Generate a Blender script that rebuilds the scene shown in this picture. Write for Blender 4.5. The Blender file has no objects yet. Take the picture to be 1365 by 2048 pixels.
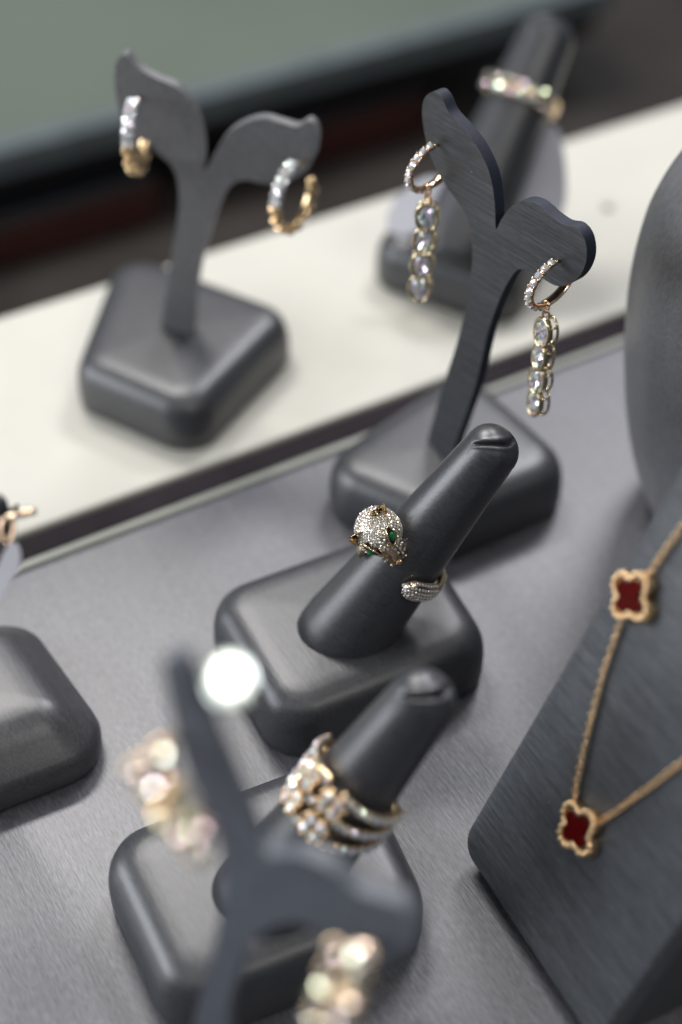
import bpy, bmesh, math, random
from mathutils import Vector, Matrix, Quaternion
from mathutils.geometry import tessellate_polygon
R = math.radians
random.seed(7)
S = bpy.context.scene
COL = S.collection

# ------------------------------------------------------------------ camera
PITCH, LENS, HC = R(43), 55.0, 0.256
FPX = LENS / 36 * 2048
FWD = Vector((0, math.cos(PITCH), -math.sin(PITCH)))
UP = Vector((0, math.sin(PITCH), math.cos(PITCH)))
RT = Vector((1, 0, 0))
CAM = Vector((0, 0, HC))
cd = bpy.data.cameras.new('camera'); co = bpy.data.objects.new('camera', cd); COL.objects.link(co)
co.location = CAM; co.rotation_euler = (math.pi / 2 - PITCH, 0, 0)
cd.sensor_fit = 'VERTICAL'; cd.sensor_height = 36; cd.sensor_width = 24; cd.lens = LENS
cd.clip_start = 0.01; cd.clip_end = 30
cd.dof.use_dof = True; cd.dof.focus_distance = 0.303; cd.dof.aperture_fstop = 5.7
S.camera = co

def ray(px, py):
    return FWD + RT * ((px - 682.5) / FPX) - UP * ((py - 1024) / FPX)
def at_z(px, py, z):
    d = ray(px, py); return CAM + d * ((z - HC) / d.z)
def at_d(px, py, depth):
    return CAM + ray(px, py) * depth
def at_plane(px, py, p, n):
    d = ray(px, py); return CAM + d * ((p - CAM).dot(n) / d.dot(n))
def proj(p):
    q = p - CAM; w = q.dot(FWD)
    return (682.5 + FPX * q.x / w, 1024 - FPX * q.dot(UP) / w, w)

# ------------------------------------------------------------------ objects
def tag(o, label, cat, group=None, kind=None):
    if label: o['label'] = label
    if cat: o['category'] = cat
    if group: o['group'] = group
    if kind: o['kind'] = kind
    return o
def thing(name, label, cat, loc, group=None, rot=None):
    o = bpy.data.objects.new(name, None); COL.objects.link(o)
    o.location = loc; o.empty_display_size = 0.005
    if rot: o.rotation_euler = rot
    return tag(o, label, cat, group)

class MB:
    """collects vertices and faces in the coordinates given, minus an origin"""
    def __init__(s, origin=(0, 0, 0)):
        s.o = Vector(origin); s.v = []; s.f = []
    def add(s, vs, fs):
        n = len(s.v)
        s.v += [Vector(v) - s.o for v in vs]
        s.f += [tuple(i + n for i in f) for f in fs]
    def loft(s, rings, cap0=True, cap1=True, closed=True):
        n = len(rings[0]); vs = [p for r in rings for p in r]; fs = []
        for k in range(len(rings) - 1):
            for i in range(n if closed else n - 1):
                j = (i + 1) % n
                fs.append((k * n + i, k * n + j, (k + 1) * n + j, (k + 1) * n + i))
        if cap0: fs.append(tuple(range(n - 1, -1, -1)))
        if cap1: fs.append(tuple((len(rings) - 1) * n + i for i in range(n)))
        s.add(vs, fs)
    def tube(s, pts, r, n=8, closed=False):
        pts = [Vector(p) for p in pts]; m = len(pts); rings = []
        rr = r if isinstance(r, (list, tuple)) else [r] * m
        prev = None
        for i in range(m):
            a = pts[(i - 1) % m] if (closed or i > 0) else pts[0]
            b = pts[(i + 1) % m] if (closed or i < m - 1) else pts[-1]
            t = (b - a).normalized()
            if prev is None:
                h = Vector((0, 0, 1)) if abs(t.z) < .9 else Vector((1, 0, 0))
                x = h.cross(t).normalized()
            else:
                x = (prev - t * prev.dot(t)).normalized()
            prev = x; y = t.cross(x)
            rings.append([pts[i] + (x * math.cos(2 * math.pi * k / n) + y * math.sin(2 * math.pi * k / n)) * rr[i] for k in range(n)])
        if closed: rings.append(rings[0]); s.loft(rings, False, False)
        else: s.loft(rings)
    def ball(s, c, r, seg=10, rings=6, axes=None):
        c = Vector(c); ax = axes or (Vector((1, 0, 0)), Vector((0, 1, 0)), Vector((0, 0, 1)))
        vs, fs = [c - ax[2] * r], []
        for i in range(1, rings):
            th = math.pi * i / rings - math.pi / 2
            for k in range(seg):
                a = 2 * math.pi * k / seg
                vs.append(c + (ax[0] * (math.cos(a) * math.cos(th)) + ax[1] * (math.sin(a) * math.cos(th)) + ax[2] * math.sin(th)) * r)
        vs.append(c + ax[2] * r); top = len(vs) - 1
        for k in range(seg):
            fs.append((0, 1 + (k + 1) % seg, 1 + k))
            fs.append((top, 1 + (rings - 2) * seg + k, 1 + (rings - 2) * seg + (k + 1) % seg))
        for i in range(rings - 2):
            for k in range(seg):
                a = 1 + i * seg + k; b = 1 + i * seg + (k + 1) % seg
                fs.append((a, b, b + seg, a + seg))
        s.add(vs, fs)
    def gem(s, c, nrm, tan, rx, ry, n=8, jit=.10, h=.42):
        """a brilliant: girdle, crown facets, table; faces stay flat"""
        c = Vector(c); z = Vector(nrm).normalized(); x = Vector(tan); x = (x - z * x.dot(z)).normalized(); y = z.cross(x)
        rm = min(rx, ry); ph = random.uniform(0, 2 * math.pi / n)
        def ring(k, off, zz, jt):
            return [c + x * (math.cos(2 * math.pi * (i + off) / n + ph) * rx * k) + y * (math.sin(2 * math.pi * (i + off) / n + ph) * ry * k)
                    + z * (zz * rm + random.uniform(-jt, jt) * rm) for i in range(n)]
        g0 = ring(.62, 0, -.55, 0); g = ring(1, 0, 0, 0); m = ring(.80, .5, h * .55, jit); t = ring(.52, 0, h, jit * .8)
        cen = [c + z * (h * rm + random.uniform(-jit, jit) * rm * 1.3) + x * random.uniform(-.12, .12) * rx + y * random.uniform(-.12, .12) * ry]
        vs = g0 + g + m + t + cen; fs = []
        for i in range(n):
            j = (i + 1) % n
            fs.append((i, j, n + j, n + i))
            fs.append((n + i, n + j, 2 * n + i))
            fs.append((n + j, 2 * n + j, 2 * n + i))
            fs.append((2 * n + i, 2 * n + j, 3 * n + j))
            fs.append((3 * n + i, 2 * n + i, 3 * n + j))
            fs.append((3 * n + i, 3 * n + j, 4 * n))
        fs.append(tuple(range(n - 1, -1, -1)))
        s.add(vs, fs)
    def box(s, c, ax, ay, az):
        c = Vector(c); vs = [c + ax * i + ay * j + az * k for i in (-1, 1) for j in (-1, 1) for k in (-1, 1)]
        s.add(vs, [(0, 1, 3, 2), (4, 6, 7, 5), (0, 4, 5, 1), (2, 3, 7, 6), (0, 2, 6, 4), (1, 5, 7, 3)])
    def build(s, name, mat, parent=None, smooth=True, label=None, bevel=0, seg=3, angle=40):
        me = bpy.data.meshes.new(name); me.from_pydata([tuple(v) for v in s.v], [], s.f)
        bm = bmesh.new(); bm.from_mesh(me); bmesh.ops.recalc_face_normals(bm, faces=bm.faces)
        for f in bm.faces: f.smooth = smooth
        bm.to_mesh(me); bm.free()
        me.materials.append(mat)
        o = bpy.data.objects.new(name, me); COL.objects.link(o)
        if parent: o.parent = parent
        if parent is None: o.location = s.o
        if label: o['label'] = label
        if bevel:
            b = o.modifiers.new('bevel', 'BEVEL'); b.width = bevel; b.segments = seg; b.limit_method = 'ANGLE'; b.angle_limit = R(angle)
        return o
def autosmooth(o, ang=40):
    me = o.data; bm = bmesh.new(); bm.from_mesh(me)
    for e in bm.edges:
        if len(e.link_faces) == 2 and e.calc_face_angle(0) > R(ang): e.smooth = False
    bm.to_mesh(me); bm.free(); return o

# ------------------------------------------------------------------ materials
def newmat(name):
    m = bpy.data.materials.new(name); m.use_nodes = True
    nt = m.node_tree; b = nt.nodes['Principled BSDF']; return m, nt, b
def nd(nt, t, **k):
    n = nt.nodes.new(t)
    for a, v in k.items(): setattr(n, a, v)
    return n
def satin(name, col, along, rough=.42, streak=.45, bump=.25, fine=2600, spec=.5, sheen=.0, var=.35):
    """dark satin leatherette: fine threads that run along the direction given"""
    m, nt, b = newmat(name); L = nt.links.new
    d = Vector(along).normalized()
    q = Vector((1, 0, 0)).rotation_difference(d).inverted()
    tc = nd(nt, 'ShaderNodeTexCoord'); rot = nd(nt, 'ShaderNodeMapping'); rot.inputs['Rotation'].default_value = q.to_euler()
    L(tc.outputs['Object'], rot.inputs['Vector'])
    def streaks(sx, syz, detail=3):
        mp = nd(nt, 'ShaderNodeMapping'); mp.inputs['Scale'].default_value = (sx, syz, syz)
        n = nd(nt, 'ShaderNodeTexNoise'); n.inputs['Scale'].default_value = 1; n.inputs['Detail'].default_value = detail
        L(rot.outputs['Vector'], mp.inputs['Vector']); L(mp.outputs['Vector'], n.inputs['Vector']); return n.outputs['Fac']
    s1 = streaks(55, 1700, 3); s2 = streaks(500, fine, 2); s3 = streaks(22, 320, 2)
    rp = nd(nt, 'ShaderNodeMapRange'); rp.inputs['From Min'].default_value = .3; rp.inputs['From Max'].default_value = .7
    rp.inputs['To Min'].default_value = 1 - streak; rp.inputs['To Max'].default_value = 1 + streak
    L(s1, rp.inputs['Value'])
    rp2 = nd(nt, 'ShaderNodeMapRange'); rp2.inputs['From Min'].default_value = .3; rp2.inputs['From Max'].default_value = .7
    rp2.inputs['To Min'].default_value = 1 - var; rp2.inputs['To Max'].default_value = 1 + var
    L(s2, rp2.inputs['Value'])
    rp3 = nd(nt, 'ShaderNodeMapRange'); rp3.inputs['From Min'].default_value = .3; rp3.inputs['From Max'].default_value = .7
    rp3.inputs['To Min'].default_value = 1 - streak * .35; rp3.inputs['To Max'].default_value = 1 + streak * .35
    L(s3, rp3.inputs['Value'])
    mu = nd(nt, 'ShaderNodeMath', operation='MULTIPLY'); L(rp.outputs[0], mu.inputs[0]); L(rp2.outputs[0], mu.inputs[1])
    mu2 = nd(nt, 'ShaderNodeMath', operation='MULTIPLY'); L(mu.outputs[0], mu2.inputs[0]); L(rp3.outputs[0], mu2.inputs[1])
    vm = nd(nt, 'ShaderNodeVectorMath', operation='SCALE'); vm.inputs[0].default_value = col; L(mu2.outputs[0], vm.inputs['Scale'])
    # the odd pale speck of dust
    vo = nd(nt, 'ShaderNodeTexVoronoi'); vo.inputs['Scale'].default_value = 150; L(tc.outputs['Object'], vo.inputs['Vector'])
    lt = nd(nt, 'ShaderNodeMath', operation='LESS_THAN'); lt.inputs[1].default_value = .016; L(vo.outputs['Distance'], lt.inputs[0])
    mxd = nd(nt, 'ShaderNodeMix', data_type='RGBA'); L(lt.outputs[0], mxd.inputs[0]); L(vm.outputs[0], mxd.inputs[6]); mxd.inputs[7].default_value = (.45, .45, .46, 1)
    L(mxd.outputs[2], b.inputs['Base Color'])
    b.inputs['Roughness'].default_value = rough
    b.inputs['Specular IOR Level'].default_value = spec
    if sheen:
        b.inputs['Sheen Weight'].default_value = sheen; b.inputs['Sheen Roughness'].default_value = .4
    ad = nd(nt, 'ShaderNodeMath', operation='ADD'); L(s1, ad.inputs[0]); L(s2, ad.inputs[1])
    bp = nd(nt, 'ShaderNodeBump'); bp.inputs['Strength'].default_value = bump; bp.inputs['Distance'].default_value = .00022
    L(ad.outputs[0], bp.inputs['Height']); L(bp.outputs['Normal'], b.inputs['Normal'])
    return m
def metal(name, col, rough, bumpy=0):
    m, nt, b = newmat(name)
    b.inputs['Base Color'].default_value = (*col, 1); b.inputs['Metallic'].default_value = 1; b.inputs['Roughness'].default_value = rough
    n = nd(nt, 'ShaderNodeTexNoise'); n.inputs['Scale'].default_value = 900
    tc = nd(nt, 'ShaderNodeTexCoord'); nt.links.new(tc.outputs['Object'], n.inputs['Vector'])
    bp = nd(nt, 'ShaderNodeBump'); bp.inputs['Strength'].default_value = .12 + bumpy; bp.inputs['Distance'].default_value = .0001
    nt.links.new(n.outputs['Fac'], bp.inputs['Height']); nt.links.new(bp.outputs['Normal'], b.inputs['Normal'])
    return m
def plain(name, col, rough=.5, noise=.15, scale=60, spec=.5):
    m, nt, b = newmat(name); L = nt.links.new
    tc = nd(nt, 'ShaderNodeTexCoord'); n = nd(nt, 'ShaderNodeTexNoise'); n.inputs['Scale'].default_value = scale; n.inputs['Detail'].default_value = 4
    L(tc.outputs['Object'], n.inputs['Vector'])
    rp = nd(nt, 'ShaderNodeMapRange'); rp.inputs['From Min'].default_value = .3; rp.inputs['From Max'].default_value = .7
    rp.inputs['To Min'].default_value = 1 - noise; rp.inputs['To Max'].default_value = 1 + noise; L(n.outputs['Fac'], rp.inputs['Value'])
    vm = nd(nt, 'ShaderNodeVectorMath', operation='SCALE'); vm.inputs[0].default_value = col; L(rp.outputs[0], vm.inputs['Scale'])
    L(vm.outputs[0], b.inputs['Base Color']); b.inputs['Roughness'].default_value = rough; b.inputs['Specular IOR Level'].default_value = spec
    return m
def diamond(name='diamond', fire=.35, warm=0):
    m, nt, b = newmat(name); L = nt.links.new
    g = nd(nt, 'ShaderNodeNewGeometry')
    # fire of split light painted into the base colour: random tint by facet direction
    wn = nd(nt, 'ShaderNodeTexWhiteNoise', noise_dimensions='3D')
    sc = nd(nt, 'ShaderNodeVectorMath', operation='SCALE'); sc.inputs['Scale'].default_value = 9
    L(g.outputs['True Normal'], sc.inputs[0])
    sn = nd(nt, 'ShaderNodeVectorMath', operation='SNAP'); sn.inputs[1].default_value = (.4, .4, .4)
    L(sc.outputs[0], sn.inputs[0]); L(sn.outputs[0], wn.inputs['Vector'])
    hs = nd(nt, 'ShaderNodeCombineColor', mode='HSV'); hs.inputs[1].default_value = fire; hs.inputs[2].default_value = 1
    L(wn.outputs['Value'], hs.inputs[0])
    mx = nd(nt, 'ShaderNodeMix', data_type='RGBA'); mx.inputs[0].default_value = .5
    L(hs.outputs[0], mx.inputs[6]); mx.inputs[7].default_value = (.95, .93 - .06 * warm, .93 - .2 * warm, 1)
    L(mx.outputs[2], b.inputs['Base Color'])
    b.inputs['Metallic'].default_value = .62; b.inputs['Roughness'].default_value = .10
    return m

# tray directions on the ground
p0, p1 = at_z(44, 1108, 0), at_z(1260, 654, 0)
EU = (p1 - p0).normalized(); EV = Vector((EU.y, -EU.x, 0))          # along the tray's far edge, and towards the viewer
ZZ = Vector((0, 0, 1))
PN = Vector((-.77, -.64, 0)).normalized(); PU = Vector((-PN.y, PN.x, 0))     # plate normal and plate horizontal (middle stand)

GREY = (.040, .041, .047)
M_TRAY = satin('tray_satin', (.104, .104, .119), EV, rough=.40, streak=.18, bump=.20, var=.40, spec=.8)
M_BASE = satin('base_satin', GREY, EV, rough=.40, streak=.14, bump=.12, var=.30, spec=.85)
M_BASE2 = satin('base_satin_streaked', (.050, .050, .056), EV, rough=.40, streak=.24, bump=.05, var=.25, spec=.85)
M_PLATE = satin('plate_satin', (.047, .050, .057), PU, rough=.40, streak=.34, bump=.35, var=.2)
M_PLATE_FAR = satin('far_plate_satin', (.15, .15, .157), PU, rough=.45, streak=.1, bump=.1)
M_PLATE_NEAR = satin('near_plate_satin', (.135, .148, .172), PU, rough=.45, streak=.1, bump=.1)
M_BUST = satin('bust_satin', (.155, .155, .165), Vector((.6, 0, .8)), rough=.42, streak=.16, bump=.03, var=.2, spec=.9)
M_EASEL = satin('easel_satin', (.082, .088, .098), EV, rough=.42, streak=.28, bump=.18, var=.2)
M_NAVY = plain('navy_edge', (.012, .018, .035), .7, .4, 3000)
M_GOLD = metal('gold', (.86, .62, .36), .16)
M_GOLDPALE = metal('pale_gold', (.80, .67, .44), .15)
M_ROSE = metal('rose_gold', (.90, .64, .44), .18)
M_DIA = diamond('diamond', .35)
M_DIAW = diamond('warm_diamond', .55, 1); M_DIAW.node_tree.nodes['Principled BSDF'].inputs['Metallic'].default_value = .9; M_DIAW.node_tree.nodes['Principled BSDF'].inputs['Roughness'].default_value = .07
M_DIA.node_tree.nodes['Principled BSDF'].inputs['Metallic'].default_value = .55
M_PAVE = diamond('pave_diamond', .28, 1.2)
M_CHAMP = metal('champagne_gold', (.88, .70, .52), .17)
M_DIAN = diamond('peach_diamond', .34, 1.5); M_DIAN.node_tree.nodes['Principled BSDF'].inputs['Metallic'].default_value = .92; M_DIAN.node_tree.nodes['Principled BSDF'].inputs['Roughness'].default_value = .16
M_DIABIG = diamond('oval_diamond', .40); M_DIABIG.node_tree.nodes['Principled BSDF'].inputs['Metallic'].default_value = .66; M_DIABIG.node_tree.nodes['Principled BSDF'].inputs['Roughness'].default_value = .08
M_EMERALD = plain('emerald', (.0, .16, .05), .05, .6, 2500, .9)
M_BLACK = plain('black_enamel', (.008, .008, .01), .12, .2, 500, .6)
M_RED = plain('carnelian', (.085, .003, .003), .12, .12, 300)
M_WHITE = plain('cream_board', (.595, .58, .515), .55, .03, 40)
M_TAG = plain('white_tag', (.62, .62, .68), .4, .05, 60)

def grip(mat, **k): return mat

# ------------------------------------------------------------------ setting
def slab(name, c0, w0, w1, v0, v1, z0, z1, mat, bevel=.0006):
    """box along EU (w0..w1) and EV (v0..v1) about the point c0"""
    mb = MB(c0)
    cen = c0 + EU * ((w0 + w1) / 2) + EV * ((v0 + v1) / 2) + ZZ * ((z0 + z1) / 2 - c0.z)
    mb.box(cen, EU * ((w1 - w0) / 2), EV * ((v1 - v0) / 2), ZZ * ((z1 - z0) / 2))
    return mb.build(name, mat, None, False, bevel=bevel)
def vof(px, py, z):            # distance along EV from the tray's far edge
    return (at_z(px, py, z) - p0).dot(EV)
TE = vof(600, 906, 0)
WB0, WB1 = vof(400, 934, 0), vof(682, 421, 0)
O0 = p0.copy()
# ground of the case, far below the boards
FZ = -.14
fl = MB((0, .6, FZ)); fl.box((0, .6, FZ - .005), Vector((2.5, 0, 0)), Vector((0, 2.5, 0)), Vector((0, 0, .005)))
M_FLOOR = plain('brown_floor', (.040, .034, .030), .35, .5, 9)
tag(fl.build('floor', M_FLOOR, None, False), 'dark brown floor seen blurred beyond the cream board', None, kind='structure')
PALE = vof(400, 1003, 0)
tray = slab('display_tray', O0, -.5, .6, PALE, PALE + .5, -.012, 0, M_TRAY, .002)
tag(tray, 'grey satin covered display tray under the stands in front', 'tray')
M_ALU = plain('pale_rail', (.30, .31, .27), .35, .08, 80)
tag(slab('metal_rail', O0, -.5, .6, PALE - .0028, PALE - .0004, -.010, -.0005, M_ALU), 'thin pale metal rail along the far edge of the grey tray', 'rail')
M_PURPLE = plain('dark_purple_strip', (.027, .023, .027), .8, .1, 80, .05)
tag(slab('dark_strip', O0, -.5, .6, WB0 + .0004, PALE - .0032, -.012, -.001, M_PURPLE), 'dark purple strip between cream board and grey tray', 'strip')
tag(slab('display_board', O0, -.5, .7, WB1, WB0, -.012, 0, M_WHITE, .001), 'cream white board under the two stands at the back', 'board')
# things beyond, low and blurred
M_GREEN = plain('green_glass_top', (.135, .160, .132), .22, .10, 5)
zc = -.085
g0 = vof(430, 190, zc)
ctr = thing('glass_counter', 'pale green glass topped counter far behind on the left', 'counter', O0 + EV * g0 + ZZ * (FZ - O0.z))
def cslab(name, parent, w0, w1, v0, v1, z0, z1, mat, bevel=.001):
    o = slab(name, parent.location.copy(), w0, w1, v0, v1, z0, z1, mat, bevel); o.parent = parent; o.location = (0, 0, 0); return o
wR = (at_z(1180, -60, zc) - O0).dot(EU)
M_DARKFRONT = plain('black_front', (.010, .011, .014), .35, .1, 20)
cslab('counter_top', ctr, -.9, wR, -.8, -.012, zc - .008, zc, M_GREEN)
cslab('edge_trim', ctr, -.9, wR, -.0115, .0, zc - .012, zc + .001, plain('trim_blue', (.13, .155, .165), .3))
cslab('front_panel', ctr, -.9, wR - .005, -.7, -.006, zc - .026, zc - .0125, M_DARKFRONT)
M_LEATHER = plain('oxblood_leather', (.050, .013, .010), .45, .2, 60)
def lowbox(name, label, cat, px0, px1, py, z0, z1, depth, mat, lidmat=None):
    a = at_z(px0, py, z0); w0 = (a - O0).dot(EU); w1 = w0 + (px1 - px0) / FPX * (a - CAM).dot(FWD) * 1.06; v = (a - O0).dot(EV)
    root = thing(name, label, cat, O0 + EU * ((w0 + w1) / 2) + EV * (v - depth / 2) + ZZ * (z0 - O0.z))
    mb = MB(root.location); c = root.location
    hw = (w1 - w0) / 2
    mb.box(c + ZZ * ((z1 - z0) * .42), EU * hw, EV * (depth / 2), ZZ * ((z1 - z0) * .42)); mb.build('body', mat, root, False, bevel=.003)
    mb = MB(root.location); mb.box(c + ZZ * ((z1 - z0) * .925), EU * (hw * 1.01), EV * (depth * .51), ZZ * ((z1 - z0) * .075)); mb.build('lid', lidmat or mat, root, False, bevel=.003)
lowbox('storage_box', 'oxblood box with black lid low behind the left earring stand', 'box', -160, 340, 590, FZ + .001, FZ + .026, .034, M_LEATHER, M_DARKFRONT)
lowbox('storage_box', 'oxblood box with black lid low behind, left of the back ring stand', 'box', 545, 890, 358, FZ + .001, FZ + .026, .050, M_LEATHER, M_DARKFRONT)

# ------------------------------------------------------------------ bases, fingers, plates
PROFILE = [(1.2, 0), (.4, .5), (0.05, 2), (0, 6), (.12, 8.6), (.5, 11.2), (1.2, 13.4), (2.3, 15.1), (3.9, 16.3), (5.8, 16.85), (8.5, 17)]
PROFILE2 = [(1.6, 0), (.5, .5), (.05, 2), (0, 5.0), (.5, 7.2), (1.5, 8.6), (3.3, 10.6), (5.2, 12.9), (6.8, 14.7), (8.4, 16.0), (10.6, 16.8), (14, 17)]
def rounded_poly(q, d, rad, n=10):
    """convex polygon q (counter-clockwise, 2D), inset by d, corners rounded"""
    m = len(q); out = []
    c = sum(q, Vector((0, 0))) / m
    edges = []
    for i in range(m):
        a, b = q[i], q[(i + 1) % m]; t = (b - a).normalized(); nn = Vector((-t.y, t.x))
        if nn.dot(c - a) < 0: nn = -nn
        edges.append((a + nn * d, t))
    def isect(e, f):
        (a, t), (b, u) = e, f; den = t.x * u.y - t.y * u.x
        s = ((b.x - a.x) * u.y - (b.y - a.y) * u.x) / den; return a + t * s
    P = [isect(edges[i - 1], edges[i]) for i in range(m)]
    r = max(rad - d * .8, .0026)
    for i in range(m):
        p = P[i]; a = (P[i - 1] - p).normalized(); b = (P[(i + 1) % m] - p).normalized()
        ang = math.acos(max(-1, min(1, a.dot(b)))); tl = r / math.tan(ang / 2); cen = p + (a + b).normalized() * (r / math.sin(ang / 2))
        s0, s1 = p + a * tl - cen, p + b * tl - cen
        a0 = math.atan2(s0.y, s0.x); a1 = math.atan2(s1.y, s1.x); da = (a1 - a0 + math.pi) % (2 * math.pi) - math.pi
        for k in range(n + 1):
            th = a0 + da * k / n; out.append(cen + Vector((math.cos(th), math.sin(th))) * r)
    return out
def base_mesh(root, quad_px, mat, h=.0148, zref=.008, grow=1.09, rad=.010, prof=PROFILE, tilt=0):
    q = [at_z(x, y, zref) for x, y in quad_px]
    q2 = [Vector((p.x, p.y)) for p in q]; qc = sum(q2, Vector((0, 0))) / 4; q2 = [qc + (p - qc) * grow for p in q2]
    area = sum(q2[i].x * q2[(i + 1) % 4].y - q2[(i + 1) % 4].x * q2[i].y for i in range(4))
    if area < 0: q2.reverse()
    print('base', [round((q2[i] - q2[(i + 1) % 4]).length * 1000, 1) for i in range(4)])
    rings = []; k = h / .017
    for d, z in prof:
        pts = rounded_poly(q2, d / 1000, rad)
        rings.append([Vector((p.x, p.y, .0002 + z / 1000 * k)) for p in pts])
    mb = MB(root.location)
    c = sum(rings[-1], Vector()) / len(rings[-1])
    for f in (.66, .33, .08):
        rings.append([c + (p - c) * f + ZZ * (.0004 * (1 - f)) for p in rings[len(prof) - 1]])
    mb.loft(rings)
    return mb.build('base', mat, root)
def base_centre(quad_px, z=.011):
    c = sum((at_z(x, y, z) for x, y in quad_px), Vector()) / 4; c.z = 0; return c

def finger_mesh(root, pb, pt, rb, rt, name='finger', slot_dir=None):
    ax = (pt - pb).normalized(); L = (pt - pb).length
    side = ax.cross(FWD).normalized()            # to one side
    fr = side.cross(ax).normalized()
    if fr.dot(FWD) > 0: fr = -fr                 # front of the finger
    side = ax.cross(fr)
    if side.x < 0: side = -side
    n = 180; rings = []
    st = [-.10, -.03, 0, .05, .12, .2, .3, .4, .5, .6, .7, .8, .88, .94, 1.0]
    def radius(t): 
        t = max(0, min(1, t)); return rb + (rt - rb) * (t ** .92)
    for t in st:
        rr = radius(t)
        rings.append([pb + ax * (L * t) + (side * math.cos(2 * math.pi * k / n) + fr * math.sin(2 * math.pi * k / n)) * rr for k in range(n)])
    for i in range(1, 60):
        a = math.pi / 2 * i / 60
        cr = rt * math.cos(a) ** .9; hh = rt * .92 * math.sin(a)
        rings.append([pb + ax * (L + hh) + (side * math.cos(2 * math.pi * k / n) + fr * math.sin(2 * math.pi * k / n)) * cr for k in range(n)])
    # the sewn slit across the tip
    tipc = pb + ax * L
    for rg in rings[len(st) - 1:]:
        for i, p in enumerate(rg):
            q = p - tipc; u = q.dot(side) / rt; v = q.dot(fr) / rt; w = q.dot(ax) / rt
            if v > -.2 and w > 0:
                dd = (w - (.60 + .62 * u) - .10 * (1 - ((u + .13) / .5) ** 2)) / .085
                lim = max(0, min(1, (.60 - abs(u + .10)) / .15))
                nn_ = q.normalized()
                rg[i] = p + nn_ * (rt * lim * (-.22 * math.exp(-dd * dd * 2.0) + .03 * math.exp(-(dd + 1.6) ** 2 * 1.5) + .03 * math.exp(-(dd - 1.6) ** 2 * 1.5)))
    mb = MB(root.location); mb.loft(rings)
    mat = satin('finger_satin', (.036, .037, .043), side, rough=.39, streak=.06, bump=.12, fine=3600, var=.40, spec=1.0)
    o = mb.build(name, mat, root)
    # piping where the finger meets the base
    return ax, side, fr, L
def catmull(pts, k=4, closed=True):
    out = []; n = len(pts)
    for i in range(n):
        a, b, c, d = (pts[(i + j) % n] for j in (-1, 0, 1, 2))
        for s in range(k):
            t = s / k
            out.append(b + (c - a) * (.5 * t) + (a * 2 - b * 5 + c * 4 - d) * (.5 * t * t) + (b * 3 - a - c * 3 + d) * (.5 * t ** 3))
    return out
def plate_mesh(root, outline_px, p, n, mat, thick, sharp=(), edge_mat=None):
    """leaf shaped card cut from board: outline on its own plane, real thickness"""
    pts = [at_plane(x, y, p, n) for x, y in outline_px]
    sm = catmull(pts, 4)
    # keep marked corners sharp
    m = len(sm); mb = MB(root.location)
    back = -n
    off = [(q + back * thick) for q in sm]
    tri = tessellate_polygon([sm])
    vs = sm + off; fs = [tuple(t) for t in tri] + [tuple(m + i for i in reversed(t)) for t in tri]
    nf = len(fs)
    for i in range(m):
        j = (i + 1) % m; fs.append((i, j, m + j, m + i))
    mb.add(vs, fs)
    o = mb.build('leaf_plate', mat, root, False)
    if edge_mat:
        o.data.materials.append(edge_mat)
        for f in o.data.polygons:
            if abs(f.normal.dot(n)) < .5: f.material_index = 1
    for f in o.data.polygons:
        if abs(f.normal.dot(n)) < .5: f.use_smooth = True
    autosmooth(o, 50)
    zs = [q.z for q in sm]; print('plate z', round(min(zs), 4), round(max(zs), 4), 'depths', [round(proj(q)[2], 3) for q in (sm[0], sm[m // 2])])
    b = o.modifiers.new('bevel', 'BEVEL'); b.width = .0003; b.segments = 2; b.limit_method = 'ANGLE'; b.angle_limit = R(60)
    return o

GS, GE = 'finger shaped ring stands', 'leaf shaped earring stands'
# --- ring stand in the middle
QM = [(425, 1222), (818, 1078), (972, 1318), (572, 1478)]
rs = thing('ring_stand', 'grey finger ring stand holding the cat head ring', 'ring stand', base_centre(QM), GS)
base_mesh(rs, QM, M_BASE, rad=.0095)
PB = at_z(700, 1252, .0144); PT = at_d(982, 902, .303)
AX, SD, FR, LL = finger_mesh(rs, PB, PT, .0098, .0055)
print('finger main', PB, PT, LL)
# --- ring stand in front
QF = [(214, 1712), (700, 1532), (850, 1850), (364, 2040)]
rs2 = thing('ring_stand', 'grey finger ring stand in front holding the cluster ring', 'ring stand', base_centre(QF), GS)
base_mesh(rs2, QF, M_BASE, rad=.0095)
PB2 = at_z(548, 1775, .0144); PT2 = PB2 + (PT - PB) * 1.0
print('front finger tip wanted 848,1397 got', proj(PT2))
PT2 = at_d(846, 1400, proj(PT2)[2])
AX2, SD2, FR2, LL2 = finger_mesh(rs2, PB2, PT2, .0100, .0056)
# --- ring stand at the back
QB = [(852, 408), (748, 520), (1015, 610), (1100, 470)]
rs3 = thing('ring_stand', 'blurred grey ring stand at the back on the cream board', 'ring stand', base_centre(QB), GS)
base_mesh(rs3, QB, M_BASE, rad=.009)
PB3 = at_z(915, 490, .0144); PT3 = at_d(1090, 84, .425)
AX3, SD3, FR3, LL3 = finger_mesh(rs3, PB3, PT3, .0124, .0079)
print('back finger', LL3)
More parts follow.
